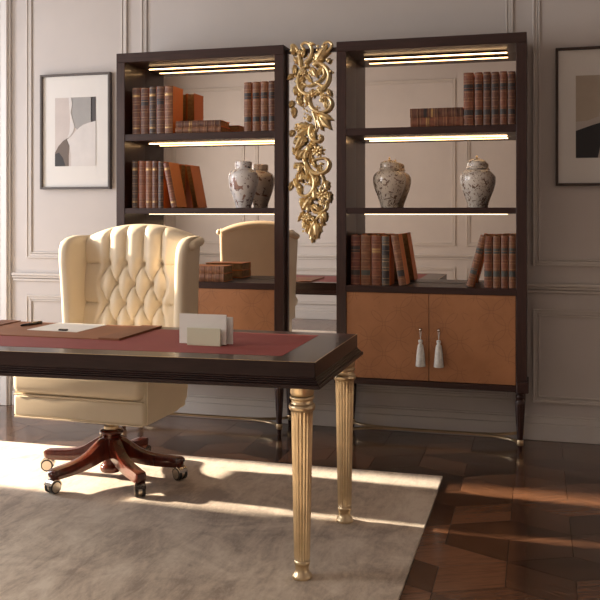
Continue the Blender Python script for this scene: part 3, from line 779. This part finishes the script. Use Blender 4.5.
for x, y in ((-.782, 2.884), (-.757, 3.455), (DXL + .06, 2.884), (DXL + .06, 3.455)): desk_leg(x, y)

def skew_front(o):            # the long front edge runs slightly out of square
    for v in o.data.vertices:
        wx_, wy_ = v.co.x + o.parent.location.x, v.co.y + o.parent.location.y
        if wy_ < 3.1 and wx_ < -.80: v.co.y -= .058 * (-.80 - wx_)
for o in t.children:
    if o.name.split('.')[0] in ('desktop', 'edge_moulding', 'leather_inlay', 'gilt_line'): skew_front(o)
ZD = .7708
t = empty('desk_pad', (-1.97, 3.28, ZD), 'brown leather desk pad with side rails on the red leather desktop', 'desk pad')
b = NB(); box(b, -2.372, -1.575, 3.082, 3.480, ZD, ZD + .004, .0015, 2); link('pad', b, M['tan'], t)
for (p, q) in ((-2.372, -2.275), (-1.668, -1.575)):
    b = NB(); box(b, p, q, 3.081, 3.481, ZD + .004, ZD + .0085, .0015, 2); link('side_rail', b, M['tan_dark'], t)
ZP = ZD + .004
b = NB(); vs = [(-2.085, 3.235), (-1.842, 3.222), (-1.835, 3.468), (-2.078, 3.478)]
lo = [b.verts.new((p[0], p[1], ZP)) for p in vs]; hi = [b.verts.new((p[0], p[1], ZP + .0012)) for p in vs]
b.faces.new(lo[::-1]); b.faces.new(hi)
for k in range(4): b.faces.new((lo[k], lo[(k + 1) % 4], hi[(k + 1) % 4], hi[k]))
tag(link('paper_sheet', b, M['paper'], origin=(-1.96, 3.35, ZP)), 'blank cream paper sheet lying on the brown desk pad', 'paper')
b = NB(); tube(b, [(-1.935, 3.244, ZP + .0052), (-1.900, 3.241, ZP + .0052)], (.010, .004), 10, up=(0, 0, 1), sq=True)
tag(link('paper_clip', b, M['pen'], origin=(-1.918, 3.242, ZP), smooth=40), 'small dark clip on the front edge of the cream paper', 'clip')
t = empty('fountain_pen', (-2.165, 3.37, ZP), 'black fountain pen lying left of the paper on the desk pad', 'pen')
pa, pb = Vector((-2.165, 3.312, ZP + .006)), Vector((-2.140, 3.440, ZP + .006))
b = NB(); tube(b, [pa, pa.lerp(pb, .05), pa.lerp(pb, .45), pa.lerp(pb, .52)], [.003, .005, .0058, .0058], 16, up=(0, 0, 1)); link('barrel', b, M['pen'], t, smooth=40)
b = NB(); tube(b, [pa.lerp(pb, .52), pa.lerp(pb, .96), pb], [.0062, .0060, .003], 16, up=(0, 0, 1)); cp = link('cap', b, M['pen'], t, smooth=40)
b = NB(); tube(b, [pa.lerp(pb, .55) + Vector((0, 0, .0065)), pa.lerp(pb, .95) + Vector((0, 0, .0065))], .0012, 8, up=(0, 0, 1)); link('clip', b, M['gold'], cp)

# letter holder and envelopes
t = empty('letter_holder', (-1.20, 3.08, ZD), 'ivory leather letter holder holding white envelopes on the desk', 'letter holder')
b = NB(); box(b, -1.277, -1.142, 3.045, 3.115, ZD, ZD + .004, .001, 1); link('base', b, M['ivory_board'], t)
b = NB(); box(b, -1.277, -1.142, 3.045, 3.050, ZD + .004, ZD + .066, .0015, 2); link('front_plate', b, M['ivory_board'], t)
b = NB(); box(b, -1.277, -1.142, 3.110, 3.115, ZD + .004, ZD + .058, .0015, 2); link('back_plate', b, M['ivory_board'], t)
def envelope(x0, x1, y, h, zb_, label):
    t = empty('envelope', ((x0 + x1) / 2, y, zb_), label, 'envelope', 'envelopes in the letter holder')
    b = NB(); box(b, x0, x1, y - .0015, y + .0015, zb_, zb_ + h, .0006, 1); link('envelope_body', b, M['paper'], t)
    b = NB(); xm = (x0 + x1) / 2; yy = y - .0016
    P = [(x0 + .002, zb_ + h), (x1 - .002, zb_ + h), (xm + .01, zb_ + h * .48), (xm - .01, zb_ + h * .48)]
    f_ = [b.verts.new((p[0], yy - .0008, p[1])) for p in P]; g_ = [b.verts.new((p[0], yy, p[1])) for p in P]
    b.faces.new(f_); b.faces.new(g_[::-1])
    for i in range(4): b.faces.new((f_[i], f_[(i + 1) % 4], g_[(i + 1) % 4], g_[i]))
    link('flap', b, M['paper'], t)
envelope(-1.314, -1.124, 3.062, .113, ZD + .004, 'white envelope at the front of the letter holder')
envelope(-1.304, -1.106, 3.085, .102, ZD + .004, 'white envelope at the back of the letter holder, sticking out to the right')

# ================================================================ CHAIR
CX, CYF, CYR = -2.035, 3.560, 3.78      # swivel axis at CX, CYR
TURN = R(-2)                            # the seat is swivelled a little on its base
t = empty('executive_chair', (CX, CYR, RZ), 'cream leather wing chair with tufted back and mahogany swivel base behind the desk', 'chair')
chair = t
def CP(n, bm, m, par=None, turn=True, **k):
    if turn: bmesh.ops.rotate(bm, verts=bm.verts, cent=(CX, CYR, 0), matrix=Matrix.Rotation(TURN, 3, 'Z'))
    return link(n, bm, m, par or chair, **k)
HW = .345
BX = -1.935                             # middle of the back
def rbox(bm, x0, x1, y0, y1, z0, z1, r, seg=5): box(bm, x0, x1, y0, y1, z0, z1, r, seg)
b = NB(); rbox(b, CX - HW, CX + HW, CYF + .012, 4.02, .308, .418, .020); CP('seat_base', b, M['cream'], smooth=60)
b = NB(); tube(b, [(CX - HW + .01, CYF + .012, .312), (CX + HW - .01, CYF + .012, .312)], .004, 8, up=(0, 0, 1)); tube(b, [(CX - HW + .01, CYF + .010, .417), (CX + HW - .01, CYF + .010, .417)], .0045, 8, up=(0, 0, 1)); CP('piping', b, M['cream'], smooth=60)
b = NB(); rbox(b, CX - HW - .004, CX + HW - .006, CYF - .004, 3.95, .419, .540, .042, 6)
for v in b.verts:
    fx = 1 - ((v.co.x - CX) / HW) ** 2; fy = 1 - ((v.co.y - 3.77) / .24) ** 2
    if v.co.z > .50: v.co.z += .022 * max(0, fx) * max(0, fy)
    if v.co.y < CYF + .03: v.co.y -= .012 * max(0, fx)
CP('seat_cushion', b, M['cream'], smooth=70)
for s in (-1, 1):
    b = NB(); xo, xi = CX + s * (HW + .004), CX + s * (HW - .07)
    out = [(3.590, .308), (3.92, .308), (3.98, .32), (4.02, .35), (4.035, .41), (4.035, .66), (3.66, .66), (3.605, .64), (3.590, .60)]
    A1 = [b.verts.new((xo, p[0], p[1])) for p in out]; A2 = [b.verts.new((xi, p[0], p[1])) for p in out]
    b.faces.new(A1); b.faces.new(A2[::-1])
    for k in range(len(out)): b.faces.new((A1[k], A1[(k + 1) % len(out)], A2[(k + 1) % len(out)], A2[k]))
    bmesh.ops.bevel(b, geom=b.edges[:], offset=.008, segments=3, affect='EDGES')
    tube(b, smoothpath([(xo, 3.605, .64), (xo + s * .004, 3.72, .648), (xo + s * .005, 3.9, .65), (xo, 4.00, .655)], 5), [.045] * 16, 20, up=(0, 0, 1))
    CP('arm', b, M['cream'], smooth=40)
# deep-buttoned backrest
dxT, dzT, zr1 = .096, .098, 1.015
BW = .272                    # half width between the wings
def crest(x): return 1.212 - .060 * min(1, abs(x) / .29) ** 2.2
def yback(z): return 3.925 + .055 * (z - .5) / .7
def tuft(x, z):
    q = (z - zr1) / dzT
    a = (x / dxT + .5) + q / 2; c = (x / dxT + .5) - q / 2
    sa, sc_ = abs(sin(pi * a)), abs(sin(pi * c))
    pil = (sa * sc_) ** .42
    if q > 0: pil = lerp(pil, abs(sin(pi * (x / dxT + .5))) ** .45, min(1, q / .35))
    dm = 9
    for j in range(-5, 1):
        zz = zr1 + j * dzT; off = 0 if j % 2 else .5
        k = round(x / dxT - off); k = max(-1, min(1, k)) if off == 0 else max(-2, min(1, k))
        dm = min(dm, sqrt((x - (k + off) * dxT) ** 2 + (z - zz) ** 2))
    dip = exp(-(dm / .017) ** 2)
    edge = min(1, max(0, (abs(x) - .165) / .035))
    if edge > 0:                                  # outer puffs are split by level pleats running to the wings
        qq = abs(sin(pi * (z - zr1) / (2 * dzT))) if z < zr1 + dzT * .9 else 1
        pil = lerp(pil, .92 * qq ** .22, edge)
    return .036 * pil - .022 * dip
b = NB(); NX, NZ = 130, 150; g = []; zb0 = .50
def bulge(x): return .022 * (1 - (x / BW) ** 2)
for j in range(NZ + 1):
    rw = []
    for i in range(NX + 1):
        x = -BW - .02 + (2 * BW + .04) * i / NX; top = crest(x); z = zb0 + (top - zb0) * j / NZ
        roll = max(0, (z - (top - .05)) / .05)
        y = yback(z) - tuft(x, z) * (1 - .5 * roll ** 2) - bulge(x) + .05 * (1 - sqrt(max(0, 1 - roll * roll)))
        rw.append(b.verts.new((BX + x, y, z)))
    g.append(rw)
bk = []
for j in range(NZ + 1):
    rw = []
    for i in range(NX + 1):
        v = g[j][i].co; x = v.x - CX; z = zb0 + (crest(x) - zb0) * j / NZ
        roll = max(0, (z - (crest(x) - .05)) / .05)
        rw.append(b.verts.new((v.x, yback(z) + .068 - .030 * (1 - sqrt(max(0, 1 - roll * roll))), v.z)))
    bk.append(rw)
for j in range(NZ):
    for i in range(NX):
        b.faces.new((g[j][i], g[j][i + 1], g[j + 1][i + 1], g[j + 1][i])); b.faces.new((bk[j][i], bk[j + 1][i], bk[j + 1][i + 1], bk[j][i + 1]))
    for i in (0, NX): b.faces.new((g[j][i], g[j + 1][i], bk[j + 1][i], bk[j][i]))
for i in range(NX):
    for j in (0, NZ): b.faces.new((g[j][i], bk[j][i], bk[j][i + 1], g[j][i + 1]))
back = CP('backrest', b, M['cream'], smooth=75); back['label'] = 'deep-buttoned cream backrest'
for j in range(-5, 1):
    z = zr1 + j * dzT; off = 0 if j % 2 else .5
    for k in ((-1, 0, 1) if off == 0 else (-2, -1, 0, 1)):
        x = (k + off) * dxT
        bb = NB(); ball(bb, (BX + x, yback(z) - tuft(x, z) - bulge(x) - .001, z), .0075, 1, .5, 1, 12, 8)
        CP('button', bb, M['cream'], back, smooth=80)
b = NB(); pts = [(BX + x, yback(crest(x)) + .052, crest(x) - .024) for x in [(-.288 + .576 * k / 20) for k in range(21)]]
tube(b, pts, .027, 16, up=(0, 1, 0)); CP('crest_roll', b, M['cream'], smooth=60)
for s in (-1, 1):
    b = NB(); NZ_ = 60; NS = 32; rings = []
    for j in range(NZ_ + 1):
        q = j / NZ_; z = .55 + (1.156 - .55) * q
        topr = max(0, (q - .86) / .14); capy = sqrt(max(0.0, 1 - topr ** 2.4))
        yb_ = yback(z) + .066
        yf = yback(z) - lerp(.135, .185, min(1, q / .8) ** 1.3)
        flare = lerp(.000, .020, min(1, q / .9) ** 1.5)
        xb, xf = BW + .022, BW + .026 + flare
        if topr > 0: yf = lerp(yb_ - .11, yf, .25 + .75 * capy)
        ring = []
        for k in range(NS):
            a = 2 * pi * k / NS; cx_, cy_ = cos(a), sin(a)
            yy = lerp(yf + .028, yb_ - .02, .5 + .5 * (abs(cy_) ** .6) * (1 if cy_ > 0 else -1)) + (.02 * cy_ if cy_ > 0 else .028 * cy_)
            tt = (yy - yf) / (yb_ - yf); xc = lerp(xf, xb, tt)
            th = lerp(.030, .027, tt) * (1.0 + .22 * exp(-((tt - .08) / .12) ** 2)) * (1 - .5 * topr ** 4)
            ring.append(b.verts.new((BX + s * (xc + th * (abs(cx_) ** .55) * (1 if cx_ > 0 else -1)), yy, z)))
        rings.append(ring)
    for A_, Bq in zip(rings, rings[1:]):
        for k in range(NS): b.faces.new((A_[k], A_[(k + 1) % NS], Bq[(k + 1) % NS], Bq[k]))
    b.faces.new(rings[0][::-1]); b.faces.new(rings[-1])
    wg = CP('wing', b, M['cream'], smooth=75)
    # the top of the wing curls outward
    bb = NB(); P = smoothpath([(BX + s * (BW + .074), 3.835, 1.104), (BX + s * (BW + .074), 3.87, 1.114), (BX + s * (BW + .068), 3.93, 1.124), (BX + s * (BW + .060), 3.985, 1.130), (BX + s * (BW + .040), 4.03, 1.130)], 5)
    tube(bb, P, [.006, .014, .019] + [.022] * (len(P) - 4) + [.014], 16, up=(0, 0, 1)); CP('wing_scroll', bb, M['cream'], wg, smooth=60)
# mechanism, column, star base
b = NB(); box(b, CX - .11, CX + .10, 3.68, 3.90, .292, .309, .004, 2); box(b, CX - .05, CX + .06, 3.72, 3.82, .262, .292, .006, 2)
CP('tilt_mechanism', b, M['black'])
HX, HY = -1.968, 3.765
b = NB(); lathe(b, [(.014, .300), (.014, .252), (.034, .252), (.036, .240), (.030, .234), (.030, .226)][::-1], HX, HY, 0, 32)
o = CP('column_collar', b, M['brass'], turn=False, smooth=40); o['label'] = 'brass collar on the column'
b = NB(); lathe(b, smooth_prof([(.030, .030), (.046, .036), (.052, .048), (.052, .062), (.042, .074), (.038, .10), (.042, .16), (.046, .205), (.056, .218), (.058, .228), (.050, .236), (.030, .240)]), HX, HY, 0, 40)
CP('hub', b, M['mahog'], turn=False, smooth=60)
cast = [(-2.318, 3.734), (-2.095, 3.456), (-1.690, 3.515), (-1.628, 3.800), (-1.96, 4.10)]
tips = [(-2.300, 3.765), (-2.095, 3.470), (-1.705, 3.530), (-1.635, 3.800), (-1.955, 4.085)]
for k, ((tx, ty), (qx, qy)) in enumerate(zip(tips, cast)):
    d = Vector((tx - HX, ty - HY, 0)); L = d.length; d.normalize()
    prof = [(.015, .150, .024, .055), (.045, .148, .025, .054), (.085, .134, .025, .044), (.125, .118, .025, .036), (.17, .106, .026, .031), (.23, .098, .027, .028), (.29, .095, .027, .026), (L + .004, .092, .026, .025), (L + .020, .088, .020, .018), (L + .026, .086, .010, .009)]
    P = smoothpath([(HX + d.x * r_, HY + d.y * r_, z_) for r_, z_, _, _ in prof], 4); n = len(P)
    rr = [(interp([(i, p[2]) for i, p in enumerate(prof)], j / 4), interp([(i, p[3]) for i, p in enumerate(prof)], j / 4)) for j in range(n)]
    b = NB(); tube(b, P, rr, 20, up=(0, 0, 1), sq=True); lg = CP('base_leg', b, M['mahog'], turn=False, smooth=45)
    ca = [200, 250, 300, 330, 80][k] * pi / 180
    fx, fy = cos(ca), sin(ca); px, py = -fy, fx; WR = .029; wz = RZ + WR
    wx, wy = tx + fx * .010, ty + fy * .010
    b = NB(); rod(b, (tx, ty, .085), (tx, ty, .055), .007)
    rod(b, (wx - px * .008, wy - py * .008, wz + .003), (wx + px * .008, wy + py * .008, wz + .003), .028, 28)
    # hood wrapped over the front and top of the wheels
    for q in range(7):
        a0 = R(20 + 22 * q); c = Vector((wx + fx * cos(a0) * (WR + .003), wy + fy * cos(a0) * (WR + .003), wz + sin(a0) * (WR + .003)))
        a1 = R(42 + 22 * q); c1 = Vector((wx + fx * cos(a1) * (WR + .003), wy + fy * cos(a1) * (WR + .003), wz + sin(a1) * (WR + .003)))
        pv = Vector((px, py, 0)) * .023
        n0 = (c - Vector((wx, wy, wz))).normalized() * .0025; n1 = (c1 - Vector((wx, wy, wz))).normalized() * .0025
        V8 = [b.verts.new(p) for p in (c - pv - n0, c + pv - n0, c1 + pv - n1, c1 - pv - n1, c - pv + n0, c + pv + n0, c1 + pv + n1, c1 - pv + n1)]
        for f in ((0, 1, 2, 3), (7, 6, 5, 4), (0, 4, 5, 1), (1, 5, 6, 2), (2, 6, 7, 3), (3, 7, 4, 0)): b.faces.new([V8[i] for i in f])
    for q in (-1, 1): rod(b, (wx + px * q * .020, wy + py * q * .020, wz), (wx + px * q * .0255, wy + py * q * .0255, wz), .023, 24)
    cs = link('caster_hood', b, M['nickel'], lg, smooth=40)
    b = NB()
    for q in (-1, 1): rod(b, (wx + px * q * .008, wy + py * q * .008, wz), (wx + px * q * .0225, wy + py * q * .0225, wz), WR, 28)
    link('caster_wheel', b, M['black'], lg, smooth=40)
